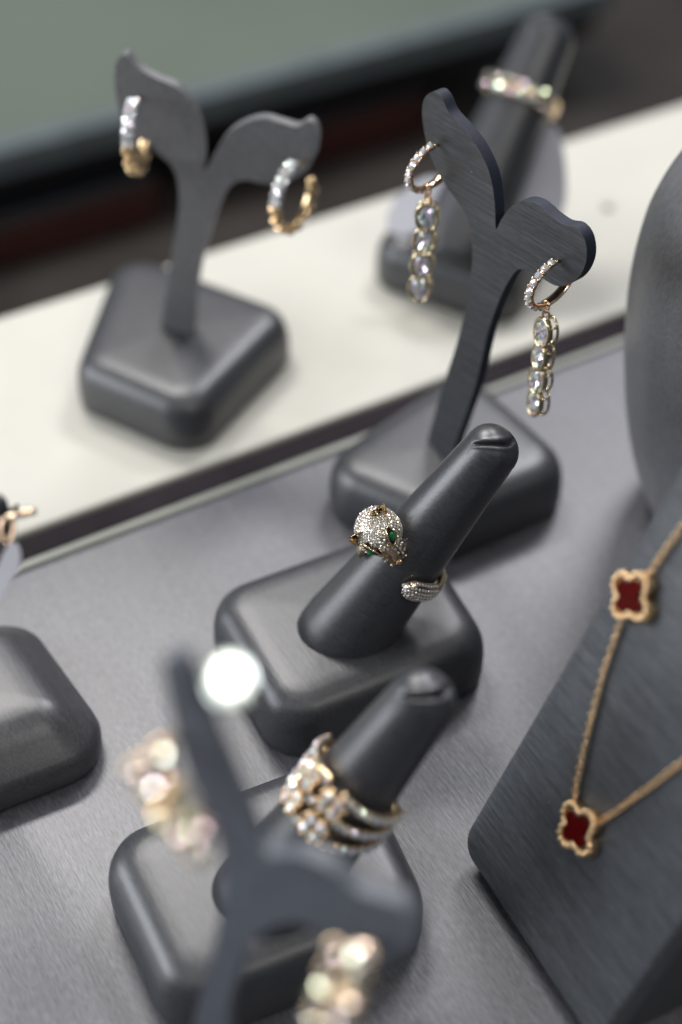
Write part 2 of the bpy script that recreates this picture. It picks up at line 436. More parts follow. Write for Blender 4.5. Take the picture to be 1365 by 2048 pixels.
# --- earring stand in the middle
def zz2(pts, x0=0, y0=0, k=.513): return [(x0 + k * x, y0 + k * y) for x, y in pts]
OM = zz2([(402,358),(430,385),(455,440),(500,490),(550,550),(592,622),(620,700),(634,800),(637,885),(645,885),(662,850),(700,803),(750,783),(800,797),(850,840),(900,874),(948,885),(983,930),(993,1000),(975,1060),(940,1100),(890,1116),(850,1105),(790,1066),(730,1050),(692,1090),(652,1170),(612,1280),(588,1380),(560,1500),(520,1620),(482,1730),(466,1800),(420,1766),(368,1730),(372,1715),(392,1640),(432,1500),(482,1350),(520,1200),(543,1050),(543,930),(520,835),(470,762),(420,690),(380,600),(356,500),(350,420),(366,373)], 665, 0)
QE = [(632, 965), (925, 770), (1142, 965), (880, 1075)]
es = thing('earring_stand', 'dark grey leaf earring stand with two drop earrings, in focus behind the cat head ring', 'earring stand', base_centre(QE), GE)
base_mesh(es, QE, M_BASE, rad=.0105)
PMID = at_z(880, 905, .0146)
plate_mesh(es, OM, PMID, PN, M_PLATE, .0026, edge_mat=M_NAVY)
# --- earring stand at the back left
OB = zz2([(490,213),(530,258),(600,302),(690,342),(750,410),(785,500),(796,600),(788,672),(800,672),(832,608),(890,520),(960,477),(1030,462),(1100,480),(1160,495),(1205,472),(1236,500),(1240,560),(1225,620),(1190,670),(1120,710),(1040,718),(960,703),(905,722),(862,790),(822,900),(792,1000),(772,1100),(758,1200),(752,1300),(700,1312),(632,1290),(640,1200),(652,1120),(668,1000),(692,860),(697,740),(672,652),(600,592),(530,548),(472,450),(450,350),(450,262),(464,226)])
QL = [(248, 535), (162, 765), (385, 862), (583, 660)]
es2 = thing('earring_stand', 'blurred grey leaf earring stand at back left with two gold huggie earrings', 'earring stand', base_centre(QL), GE)
base_mesh(es2, QL, M_BASE, rad=.0095)
PN2 = Vector((-.22, -.975, 0)).normalized()
PBK = at_z(360, 668, .0146)
plate_mesh(es2, OB, PBK, PN2, M_PLATE_FAR, .0026)
# --- earring stand in front, much blurred
ON = [(340,1312),(365,1335),(400,1420),(447,1530),(485,1620),(515,1690),(545,1712),(600,1712),(662,1740),(718,1785),(790,1806),(828,1842),(832,1890),(800,1925),(755,1938),(713,1932),(672,1900),(636,1864),(585,1846),(528,1862),(492,1905),(466,1980),(452,2060),(440,2150),(430,2260),(380,2262),(345,2250),(362,2160),(385,2060),(420,1930),(445,1810),(446,1730),(425,1650),(375,1545),(348,1450),(328,1360),(326,1325)]
PNE = at_d(345, 1330, .190)
PNN = Vector((-.42, -.90, .16)).normalized()
wv = Vector((-PNN.y, PNN.x, 0)).normalized()
ON2 = list(ON); ib = [i for i, q in enumerate(ON2) if q[1] > 2050]
# the stem runs on down to the base, which stands below the edge of the picture
dn = (PNN.cross(wv)).normalized()
if dn.z > 0: dn = -dn
e = at_plane(426, 2052, PNE, PNN); kk = (.0144 - e.z) / dn.z; foot = e + dn * kk
keep0 = [q for q in ON if q[1] <= 2060]
print('near foot', foot, proj(foot))
cutL = at_plane(385, 2060, PNE, PNN); cutR = at_plane(452, 2060, PNE, PNN)
fl_, fr_ = foot - wv * .0040, foot + wv * .0040
ON2 = []
for q in ON:
    if q == (440, 2150): ON2 += [proj(fr_ + dn * -.004)[:2], proj(fr_)[:2]]
    elif q == (380, 2262): ON2 += [proj(fl_)[:2], proj(fl_ + dn * -.004)[:2]]
    elif q[1] > 2100: continue
    else: ON2.append(q)
es3 = thing('earring_stand', 'dark grey leaf earring stand nearest the camera, strongly blurred', 'earring stand', Vector((foot.x, foot.y - .014, 0)), GE)
plate_mesh(es3, ON2, PNE, PNN, M_PLATE_NEAR, .0028)
qn = []
cb = Vector((foot.x, foot.y - .0175, 0))
for sx, sy in ((-1, -1), (1, -1), (1, 1), (-1, 1)):
    qn.append(proj(cb + Vector((.024 * sx, .020 * sy, .011)))[:2])
base_mesh(es3, qn, M_BASE, rad=.011)
print('near base back', proj(cb + Vector((0, .02, .016))))
# --- earring stand mostly out of the frame at left
QS = [(38, 1232), (218, 1480), (-150, 1620), (-330, 1370)]
es4 = thing('earring_stand', 'grey earring stand cut off by the left edge, its streaked base showing', 'earring stand', base_centre(QS), GE)
base_mesh(es4, QS, M_BASE2, rad=.0105, prof=PROFILE2)
PS = at_z(-95, 1400, .0146)
PSN = Vector((-.55, -.83, 0)).normalized()
OS = [(-150,940),(-120,965),(-95,1010),(-80,1075),(-76,1120),(-66,1115),(-60,1040),(-42,1010),(-20,1005),(-4,1025),(4,1070),(0,1120),(-12,1160),(-30,1180),(-48,1185),(-62,1220),(-75,1300),(-80,1410),(-100,1400),(-122,1385),(-118,1300),(-120,1200),(-130,1130),(-160,1070),(-170,1000)]
plate_mesh(es4, OS, PS, PSN, M_PLATE, .0026)

# ------------------------------------------------------------------ bust at right
SIL = [(1365,352),(1330,398),(1298,455),(1276,520),(1262,585),(1254,650),(1251,720),(1252,790),(1256,850),(1266,910),(1280,962),(1300,1012)]
yb = at_z(1400, 1010, 0).y
pl = [at_plane(x, y, Vector((0, yb, 0)), Vector((0, 1, 0))) for x, y in SIL]
print('bust z', [(round(p.x, 4), round(p.z, 4)) for p in pl])
bxc = pl[6].x + .058
bust = thing('necklace_bust', 'large rounded grey satin necklace bust cut off by the right edge', 'necklace bust', Vector((bxc, yb, 0)))
prof = sorted([(p.z, max(.004, bxc - p.x)) for p in pl])
z0b, r0b = prof[0]
if z0b > .004: prof = [(0.0003, r0b * .80), (z0b * .5, r0b * .9)] + prof
zt, rt_ = prof[-1]
prof += [(zt + .012, rt_ * .86), (zt + .025, rt_ * .62), (zt + .037, rt_ * .45), (zt + .055, rt_ * .40), (zt + .062, rt_ * .3), (zt + .0635, rt_ * .1)]
rings = []
fine = []
for i in range(len(prof) - 1):
    for k in range(4):
        t = k / 4; a, b, c, d = (prof[max(0, min(len(prof) - 1, i + j))] for j in (-1, 0, 1, 2))
        f = lambda q: b[q] + (c[q] - a[q]) * .5 * t + (a[q] * 2 - b[q] * 5 + c[q] * 4 - d[q]) * .5 * t * t + (3 * b[q] - a[q] - 3 * c[q] + d[q]) * .5 * t ** 3
        fine.append((f(0), f(1)))
fine.append(prof[-1])
for z, r in fine:
    rings.append([Vector((bxc + r * math.cos(2 * math.pi * k / 72), yb + r * .72 * math.sin(2 * math.pi * k / 72), z)) for k in range(72)])
mb = MB(bust.location); mb.loft(rings); mb.build('body', M_BUST, bust)

# ------------------------------------------------------------------ easel with necklace
A0 = at_z(918, 1688, .004)
A1 = at_z(1165, 2060, .004)
E1 = (A1 - A0); E1.z = 0; E1.normalize()
NG = Vector((-E1.y, E1.x, 0));
if NG.x < 0: NG = -NG
def slope_err(t):
    e2 = NG * math.cos(t) + ZZ * math.sin(t)
    q = proj(A0 + e2 * .08); want = math.atan2(925 - 1688, 1365 - 918); return math.atan2(q[1] - 1688, q[0] - 918) - want
best = min((abs(slope_err(R(a / 4))), a / 4) for a in range(20, 356))
TILT = R(best[1]); print('easel tilt', best)
E2 = NG * math.cos(TILT) + ZZ * math.sin(TILT); EN = E1.cross(E2).normalized()
if EN.dot(CAM - A0) < 0: EN = -EN
def on_easel(px, py, lift=0): return at_plane(px, py, A0 + EN * lift, EN)
def ecoord(p): return ((p - A0).dot(E1), (p - A0).dot(E2))
WE = ecoord(on_easel(1312, 1920))[0]; HE = .125
print('easel width', WE, 'depth', proj(A0)[2], proj(A0 + E2 * .08)[2])
ea = thing('necklace_easel', 'slanted grey satin necklace board at lower right, streaked', 'necklace easel', Vector((A0.x, A0.y, 0)))
q2 = [Vector((0, 0)), Vector((WE, 0)), Vector((WE, HE)), Vector((0, HE))]
mb = MB(ea.location); rings = []
TK = .006
for d, z in ((.9, -TK), (.25, -TK + .0004), (0, -TK + .0012), (0, -.0012), (.25, -.0004), (.9, 0)):
    rings.append([A0 + E1 * p.x + E2 * p.y + EN * z for p in rounded_poly(q2, d / 1000, .0045)])
mb.loft(rings); mb.build('board', M_EASEL, ea)
sp_ = MB(ea.location)
b0 = A0 + E1 * (WE - .0035) - EN * (TK + .0004); t0 = b0 + E2 * (HE - .002); g0_ = Vector((t0.x, t0.y, .0008)) + NG * .012; b0.z = .0008
sp_.loft([[b0, t0, g0_], [b0 + E1 * .0025, t0 + E1 * .0025, g0_ + E1 * .0025]])
sp_.build('side_panel', M_BASE, ea, False, bevel=.0003)
lg = MB(ea.location)
l0 = A0 + E1 * (WE / 2) + E2 * (HE * .8) - EN * (TK + .001); l1 = Vector((l0.x, l0.y, 0)) + NG * .03
dv = (l0 - l1); lg.box((l0 + l1) / 2 + ZZ * .001, E1 * .012, dv * .5, dv.cross(E1).normalized() * .0015)
lg.build('support_leg', M_BASE, ea, False, bevel=.0004)

nk = thing('necklace', 'gold chain necklace with red clover pendants lying on the slanted board', 'necklace', on_easel(1160, 1660, 0))
def quatre(c, x, y, dist, rad, n=96):
    out = []
    for i in range(n):
        a = 2 * math.pi * i / n; best = 0
        for k in range(4):
            b = math.pi / 4 + k * math.pi / 2; da = a - b
            s = dist * math.sin(da); 
            if abs(s) < rad and math.cos(da) > 0: best = max(best, dist * math.cos(da) + math.sqrt(rad * rad - s * s))
        out.append(c + x * (math.cos(a) * best) + y * (math.sin(a) * best))
    return out
M_CLOVER = metal('bead_gold', (.90, .64, .38), .22)
def clover(px, py, rot, size, label):
    c = on_easel(px, py, .0012)
    x = (E1 * math.cos(rot) + E2 * math.sin(rot)); y = (-E1 * math.sin(rot) + E2 * math.cos(rot))
    mb = MB(nk.location); o1 = quatre(c, x, y, size * .60, size * .47)
    o2 = quatre(c, x, y, size * .385, size * .285)
    mb.loft([[p - EN * .0011 for p in o1], [p + EN * .0002 for p in o1], [c + (p - c) * .97 + EN * .0006 for p in o1], [c + (p - c) * .72 + EN * .0006 for p in o1]])
    cl = mb.build('clover_pendant', M_GOLD, nk, label=label); autosmooth(cl, 30)
    bd = MB(nk.location)
    big = quatre(c, x, y, size * .60, size * .46, 400); acc = 0; last = big[0]
    sp = size * .27
    for p in big[1:] + [big[0]]:
        acc += (p - last).length; last = p
        if acc >= sp: bd.ball(c + (p - c) * .86 + EN * .0008, size * .135, 10, 6); acc = 0
    bd.build('beaded_rim', M_CLOVER, cl)
    rd = MB(nk.location)
    rd.loft([[p + EN * .0003 for p in o2], [p + EN * .0011 for p in o2], [c + (p - c) * .93 + EN * .00125 for p in o2]])
    autosmooth(rd.build('red_stone', M_RED, cl), 30)
    return c
def chain(pts, name='chain'):
    mb = MB(nk.location)
    P = [on_easel(x, y, .0009) for x, y in pts]
    dense = []
    for a, b in zip(P, P[1:]):
        for k in range(60): dense.append(a + (b - a) * (k / 60))
    dense.append(P[-1])
    pitch = .00098; acc = pitch; i = 0; last = dense[0]
    for q, nx in zip(dense, dense[1:]):
        acc += (q - last).length; last = q
        if acc >= pitch:
            acc = 0; t = (nx - q).normalized(); sgn = R(38) if i % 2 else R(-38); i += 1
            s = (t.cross(EN) * math.cos(sgn) + EN * math.sin(sgn)).normalized()
            mb.tube([q + t * (.00082 * math.cos(a)) + s * (.00056 * math.sin(a)) for a in [2 * math.pi * k / 12 for k in range(12)]], .00017, 6, True)
    return mb.build(name, M_GOLD, nk)
clover(1267, 1193, R(38), .0050, 'upper red clover pendant')
clover(1160, 1657, R(25), .0050, 'lower red clover pendant')
chain([(1148, 1608), (1153, 1570), (1166, 1510), (1185, 1430), (1206, 1350), (1226, 1290), (1244, 1240)])
def run_on(pts, ew, eh):
    (a0, b0), (a1, b1) = ecoord(on_easel(*pts[-2])), ecoord(on_easel(*pts[-1])); k = 60
    if a1 > a0 + 1e-6: k = min(k, (ew - a1) / (a1 - a0))
    if b1 > b0 + 1e-6: k = min(k, (eh - b1) / (b1 - b0))
    if k > 0:
        q = A0 + E1 * (a1 + (a1 - a0) * k) + E2 * (b1 + (b1 - b0) * k); pts.append(proj(q)[:2])
    return pts
chain(run_on([(1196, 1648), (1230, 1625), (1290, 1582), (1370, 1522)], WE - .001, HE - .001))
chain(run_on([(1298, 1150), (1325, 1110), (1370, 1048)], WE - .001, HE - .001))

# ------------------------------------------------------------------ rings
def ring_pt(c, ax, sd, fr, th, r, up=0):      # th=0 faces the viewer, positive towards the right of the finger
    return c + (fr * math.cos(th) + sd * math.sin(th)) * r + ax * up
# side vector must point to the right in the picture
def rightward(sd): return sd if sd.x > 0 else -sd
SD, SD2, SD3 = map(rightward, (SD, SD2, SD3))
def axis_at(pb, pt, px, py):
    best = None
    for k in range(101):
        p = pb + (pt - pb) * (k / 100); q = proj(p); d = (q[0] - px) ** 2 + (q[1] - py) ** 2
        if best is None or d < best[0]: best = (d, p, k / 100)
    return best[1], best[2]
# --- the cat head ring
RC, tt = axis_at(PB, PT, 812, 1120)
rf = .0098 + (.0055 - .0098) * tt ** .92
print('ring t', tt, 'r finger', rf)
cr = thing('cat_head_ring', 'gold cat head ring with green eyes, covered in small diamonds', 'ring', RC)
RR = rf + .0012
def shank(root, c, ax, sd, fr, th0, th1, r, w0, w1, name, mat, tk=.0009, n=40, up=lambda t: 0):
    rings = []
    for i in range(n + 1):
        t = i / n; th = th0 + (th1 - th0) * t; w = w0(t) if callable(w0) else w0 + (w1 - w0) * t
        o = (fr * math.cos(th) + sd * math.sin(th)); p = c + o * r + ax * up(t)
        rings.append([p + ax * (w * math.cos(a)) + o * (tk * math.sin(a)) for a in [2 * math.pi * k / 10 for k in range(10)]])
    mb = MB(root.location); mb.loft(rings); return mb.build(name, mat, root)
TH_H, TH_T = R(-37), R(36)
shank(cr, RC, AX, SD, FR, R(58), R(298), RR, .0017, .0020, 'shank', M_GOLDPALE)
# domed tail with pavé
def pave_on(fn, nu, nv, root, name, size, keep=lambda u, v: True, mat=None):
    mb = MB(root.location)
    for j in range(nv):
        for i in range(nu):
            u = (i + (.5 if j % 2 else 0)) / nu; v = (j + .5) / nv
            if u > 1 or not keep(u, v): continue
            p, n, t = fn(u, v); mb.gem(p, n + Vector((random.uniform(-.12, .12), random.uniform(-.12, .12), random.uniform(-.12, .12))), t, size, size, 7, .12)
    return mb.build(name, mat or M_DIA, root, False)
def tail(u, v):
    th = R(18) + R(54) * u
    w = .0026 * math.sqrt(max(.012, 1 - (1 - min(u, .38) / .38) ** 2 - (max(0, u - .70) / .31) ** 3))
    s = (v - .5) * 2
    o = fr_o = FR * math.cos(th) + SD * math.sin(th)
    hgt = .0021 * math.sqrt(max(0, 1 - s * s * .92)) * math.sqrt(max(0.0, min(1, u / .12 + .15)))
    p = RC + o * (rf + .0002 + hgt) + AX * (w * s)
    n = (o + AX * s * .9 - (FR * -math.sin(th) + SD * math.cos(th)) * max(0, .8 - u * 5)).normalized()
    return p, n, AX
rings = []
for i in range(25):
    u = i / 24; row = []
    for j in range(17):
        v = j / 16; row.append(tail(u, v)[0])
    th = R(18) + R(54) * u; o = FR * math.cos(th) + SD * math.sin(th)
    w = (row[-1] - row[0]).length / 2
    for j in range(7):
        row.append(RC + o * (rf + .0003) + AX * (w * (1 - 2 * (j + 1) / 8)))
    rings.append(row)
mb = MB(cr.location); mb.loft(rings); tl = mb.build('tail_dome', M_CHAMP, cr)
tp = pave_on(tail, 12, 6, cr, 'pave_stones', .00032, lambda u, v: u > .05 or abs(v - .5) < .3); tp.parent = tl
# head: frame X forward (along the ring), Y across (along the finger), Z outward
oh = FR * math.cos(TH_H) + SD * math.sin(TH_H); HX = (-FR * math.sin(TH_H) + SD * math.cos(TH_H)); HZ = oh; HY = AX
HXn = (HX * .96 - AX * .16).normalized(); HYn = HZ.cross(HXn).normalized()
HXn = (HXn * math.cos(R(12)) - HZ * math.sin(R(12))).normalized(); HZn = HXn.cross(HYn).normalized()
HXn = HXn; _z = HZn.copy(); HZn = (HZn * math.cos(R(19)) + HYn * math.sin(R(19))).normalized(); HYn = HZn.cross(HXn).normalized()
HCN = at_plane(758, 1064, RC + oh * (rf + .0024), oh)
print('head centre', HCN, proj(HCN))
def head_r(d):
    x, y, z = d
    r = 1 / math.sqrt((x / .0052) ** 2 + (y / .0047) ** 2 + (z / .0035) ** 2)
    if x > 0:
        a = math.acos(max(-1, min(1, d.dot(Vector((.92, 0, -.30)).normalized()))))
        r += .0024 * math.exp(-(a / .45) ** 2)                                     # muzzle
        r -= .0011 * math.exp(-((abs(y) - .62) / .22) ** 2 - ((x - .72) / .25) ** 2 - ((z - .05) / .35) ** 2)   # hollow below the eyes
        r += .00045 * math.exp(-(y / .10) ** 2 - ((x - .80) / .22) ** 2 - ((z - .35) / .3) ** 2)                # bridge of the nose
        r += .0004 * math.exp(-((abs(y) - .25) / .12) ** 2 - ((x - .95) / .12) ** 2 - ((z + .18) / .15) ** 2)    # whisker pads
    r += .0005 * math.exp(-((abs(y) - .42) / .16) ** 2 - ((x - .55) / .2) ** 2 - ((z - .62) / .22) ** 2)         # brow
    return r
def hp(d, lift=0):
    d = Vector(d).normalized(); r = head_r(d) + lift
    return HCN + HXn * (d.x * r) + HYn * (d.y * r) + HZn * (d.z * r)
def hn(d):
    d = Vector(d).normalized(); t1 = d.orthogonal().normalized(); t2 = d.cross(t1)
    e = .03; a = hp(d + t1 * e) - hp(d - t1 * e); b = hp(d + t2 * e) - hp(d - t2 * e); n = a.cross(b).normalized()
    return n if n.dot(hp(d) - HCN) > 0 else -n
mb = MB(cr.location); bmh = bmesh.new(); bmesh.ops.create_icosphere(bmh, subdivisions=5, radius=1)
mb.add([hp(v.co) for v in bmh.verts], [tuple(v.index for v in f.verts) for f in bmh.faces]); bmh.free()
hd = mb.build('cat_head', M_CHAMP, cr)
EYE = [Vector((.60, s * .49, .54)).normalized() for s in (1, -1)]
NOSE = Vector((.95, 0, -.12)).normalized()
mb = MB(cr.location); N = 640
for i in range(N):
    z = 1 - 2 * (i + .5) / N; rr = math.sqrt(1 - z * z); a = math.pi * (3 - math.sqrt(5)) * i
    d = Vector((z, rr * math.cos(a), rr * math.sin(a)))
    if d.z < -.62 : continue
    eye_local = False
    for s, e in zip((1, -1), EYE):
        q = d - e; fwd = Vector((.62, -s * .55, -.55)).normalized(); al = q.dot(fwd); ac = (q - fwd * al).length
        if (al / .42) ** 2 + (ac / .26) ** 2 < 1: eye_local = True
    if eye_local: continue
    if abs(d.y) < .13 and d.x > .90 and d.z > -.4 : continue
    if .10 < abs(d.y) < .17 and d.x > .62 and d.z > -.1: continue
    mb.gem(hp(d, .00005), hn(d) + Vector([random.uniform(-.16, .16) for _ in range(3)]), HYn, .00030, .00030, 6, .12, .5)
pv = mb.build('pave_stones', M_PAVE, hd, False)
def almond(mb, e, s, L, W, lift, zoff=0, n=24):
    fwd3 = (HXn * .62 - HYn * (s * .55) - HZn * .55); nn = hn(e); fwd3 = (fwd3 - nn * fwd3.dot(nn)).normalized(); sd3 = nn.cross(fwd3)
    c = hp(e) + nn * lift; out = []
    for i in range(n):
        a = 2 * math.pi * i / n; x = math.cos(a); y = math.sin(a)
        out.append(c + fwd3 * (x * L) + sd3 * (y * abs(y) ** .35 * W) - nn * (.00035 * x * x))
    return c, nn, fwd3, sd3, out
for s, e in zip((1, -1), EYE):
    mb = MB(cr.location); c, nn, f3, s3, o1 = almond(mb, e, s, .00200, .00106, .00034)
    mb.tube(o1, .00020, 6, True); ey = mb.build('eye', M_GOLD, hd)
    mb = MB(cr.location); mb.loft([[p - nn * .0005 for p in o1], [c + (p - c) * .96 + nn * .00002 for p in o1], [c + (p - c) * .6 + nn * .00022 for p in o1]]); mb.build('eye_socket', M_BLACK, ey, False)
    mb = MB(cr.location); mb.gem(c + nn * .0002, nn, f3, .00095, .00074, 8, .12, .5); mb.build('green_stone', M_EMERALD, ey, False)
# nose ridges and nose tip
for s in (1, -1):
    mb = MB(cr.location); mb.tube([hp(Vector((.62 + .33 * k / 8, s * (.15 - .03 * k / 8), .42 - .50 * k / 8)), .00025) for k in range(9)], .00019, 6); mb.build('nose_ridge', M_GOLD, hd)
mb = MB(cr.location); mb.ball(hp(NOSE, .0), .00075, 12, 8, (HXn * .8, HYn * 1.15, HZn * .7)); mb.build('nose', M_GOLD, hd)
# ears: cupped leaves
def ear(s):
    b = (Vector((-.42, .56, .70)) if s > 0 else Vector((-.05, -.78, .58))).normalized(); EL = .0034 if s > 0 else .0029; base = hp(b, -.0003)
    up = (HYn * .78 + HZn * .12 - HXn * .55).normalized() if s > 0 else (-HYn * .50 + HZn * .50 - HXn * .55).normalized(); fw = HXn * .8 + HZn * .6; fw = (fw - up * fw.dot(up)).normalized(); sd = up.cross(fw)
    mb = MB(cr.location); rows = []
    for i in range(9):
        t = i / 8; w = .0019 * (1 - t ** 1.7) + .00006; row = []
        for k in range(9):
            a = (k / 8 - .5) * math.pi * .95
            row.append(base + up * (EL * t) + sd * (w * math.sin(a)) + fw * (-w * .55 * math.cos(a) + .0006 * t))
        for k in range(9):
            a = (.5 - k / 8) * math.pi * .95; w2 = w * .82
            row.append(base + up * (EL * t * .98 + .00005) + sd * (w2 * math.sin(a)) + fw * (-w2 * .50 * math.cos(a) + .0012 * t - .0002))
        rows.append(row)
    mb.loft(rows); e = mb.build('ear', M_GOLD, hd); autosmooth(e, 50)
    mb = MB(cr.location)
    for t, k in ((.12, -.3), (.12, .3), (.34, 0), (.55, 0)):
        w = .0015 * (1 - t ** 1.5); mb.gem(base + up * (EL * t) + sd * (w * k) - fw * (w * .30 - .0006 * t), fw, up, .00032, .00032, 6, .1)
    mb.build('ear_stones', M_BLACK, e, False)
ear(1); ear(-1)
# neck band with stones, behind the head
mb = MB(cr.location)
for i in range(9):
    th = R(-66 - i * 7)
    for j in (-1, 0, 1):
        o = FR * math.cos(th) + SD * math.sin(th)
        mb.gem(RC + o * (RR + .0012) + AX * (.0011 * j), o, AX, .0005, .0005, 7, .12)
nb = shank(cr, RC, AX, SD, FR, R(-125), R(-52), RR + .0002, .0020, .0026, 'neck_band', M_GOLDPALE, .0011)
mb.build('pave_stones', M_DIA, nb, False)

M_WARM = metal('warm_gold', (.92, .64, .36), .2)
# --- the cluster ring on the front finger
RC2, tt2 = axis_at(PB2, PT2, 700, 1580)
rf2 = .0100 + (.0056 - .0100) * tt2 ** .92
cl = thing('cluster_ring', 'gold three band ring with four square diamond clusters on the front ring stand', 'ring', RC2)
R2 = rf2 + .0011
def fl2(th, up, r): return ring_pt(RC2, AX2, SD2, FR2, th, r, up)
for b, (u0, u1) in enumerate(((-.0058, -.0036), (-.0004, -.0003), (.0052, .0030))):
    upf = lambda th: u0 + (u1 - u0) * min(1, max(0, (th - R(-20)) / R(95))) if th > R(-20) else u0 + (u1 - u0) * min(1, (R(-20) - th) / R(95))
    for a0, a1 in ((R(-120), R(-30)), (R(-12), R(84))):
        mb = MB(cl.location); mb.tube([fl2(a0 + (a1 - a0) * k / 24, upf(a0 + (a1 - a0) * k / 24), R2) for k in range(25)], .00078, 8); bd = mb.build('stone_band', M_GOLD, cl)
        n = 9
        for i in range(n):
            th = a0 + (a1 - a0) * (i + .5) / n; o = FR2 * math.cos(th) + SD2 * math.sin(th)
            mb = MB(cl.location); mb.gem(fl2(th, upf(th), R2 + .0008), o, AX2, .00094, .00094, 8, .2, .5); mb.build('diamond', M_DIA, bd, False)
        mb = MB(cl.location)
        for i in range(n + 1):
            th = a0 + (a1 - a0) * i / n
            for s in (-1, 1): mb.ball(fl2(th, upf(th) + s * .00075, R2 + .0008), .00026, 6, 4)
        mb.build('prongs', M_WARM, bd)
mb = MB(cl.location); mb.tube([fl2(R(80) + R(160) * k / 30, -.0004, R2) for k in range(31)], .0012, 8); mb.build('shank', M_GOLD, cl)
for ia, ua in enumerate((-.0030, .0030)):
    for ib, ta in enumerate((-50, -13)):
        th = R(ta); o = FR2 * math.cos(th) + SD2 * math.sin(th); tg = -FR2 * math.sin(th) + SD2 * math.cos(th)
        c = fl2(th, ua, R2 + .0012)
        mb = MB(cl.location)
        mb.box(c - o * .0006, AX2 * .0020, tg * .0020, o * .0007); cu = mb.build('cluster', M_GOLD, cl, False, bevel=.0006)
        for i in (-1, 1):
            for j in (-1, 1):
                mb = MB(cl.location); cc_ = c + AX2 * (.00120 * i) + tg * (.00120 * j) + o * .0005; mb.tube([cc_ + (AX2 * math.cos(a) + tg * math.sin(a)) * .00122 for a in [2 * math.pi * k / 16 for k in range(16)]], .00026, 6, True); mb.build('collar', M_WARM, cu)
                mb = MB(cl.location); mb.gem(c + AX2 * (.00120 * i) + tg * (.00120 * j) + o * .0006, o + AX2 * .15 * i + tg * .15 * j, tg, .00108, .00108, 8, .16, .5); mb.build('diamond', M_DIA, cu, False)
        mb = MB(cl.location)
        for i in range(8):
            a = 2 * math.pi * i / 8 + .39; q = 1.0 if i % 2 else 1.0
            mb.ball(c + AX2 * (.0026 * math.cos(a)) + tg * (.0026 * math.sin(a)) + o * .0006, .00052, 8, 5)
        mb.build('prongs', M_WARM, cu)
# --- the two row band at the back
RC3, tt3 = axis_at(PB3, PT3, 1040, 190)
rf3 = .0124 + (.0079 - .0124) * tt3 ** .92
bk = thing('diamond_band', 'blurred gold band with two rows of diamonds on the back ring stand', 'ring', RC3)
R3 = rf3 + .0011
mb = MB(bk.location)
TL3 = (AX3 * .995 + SD3 * .0).normalized()
def b3(th, up, r): return ring_pt(RC3, AX3, SD3, FR3, th, r, up)
shank(bk, RC3, AX3, SD3, FR3, R(-200), R(160), R3, .0026, .0026, 'band', M_GOLD, .001, 60)
for j, u in enumerate((-.0014, .0014)):
    for i in range(24):
        th = R(-96 + i * 7.6 + (4 if j else 0)); o = FR3 * math.cos(th) + SD3 * math.sin(th)
        if th > R(50): continue
        mb = MB(bk.location); mb.gem(b3(th, u, R3 + .001), o + AX3 * random.uniform(-.2, .2), AX3, .00098, .00098, 8, .16, .5); mb.build('diamond', M_DIAW, bk, False)

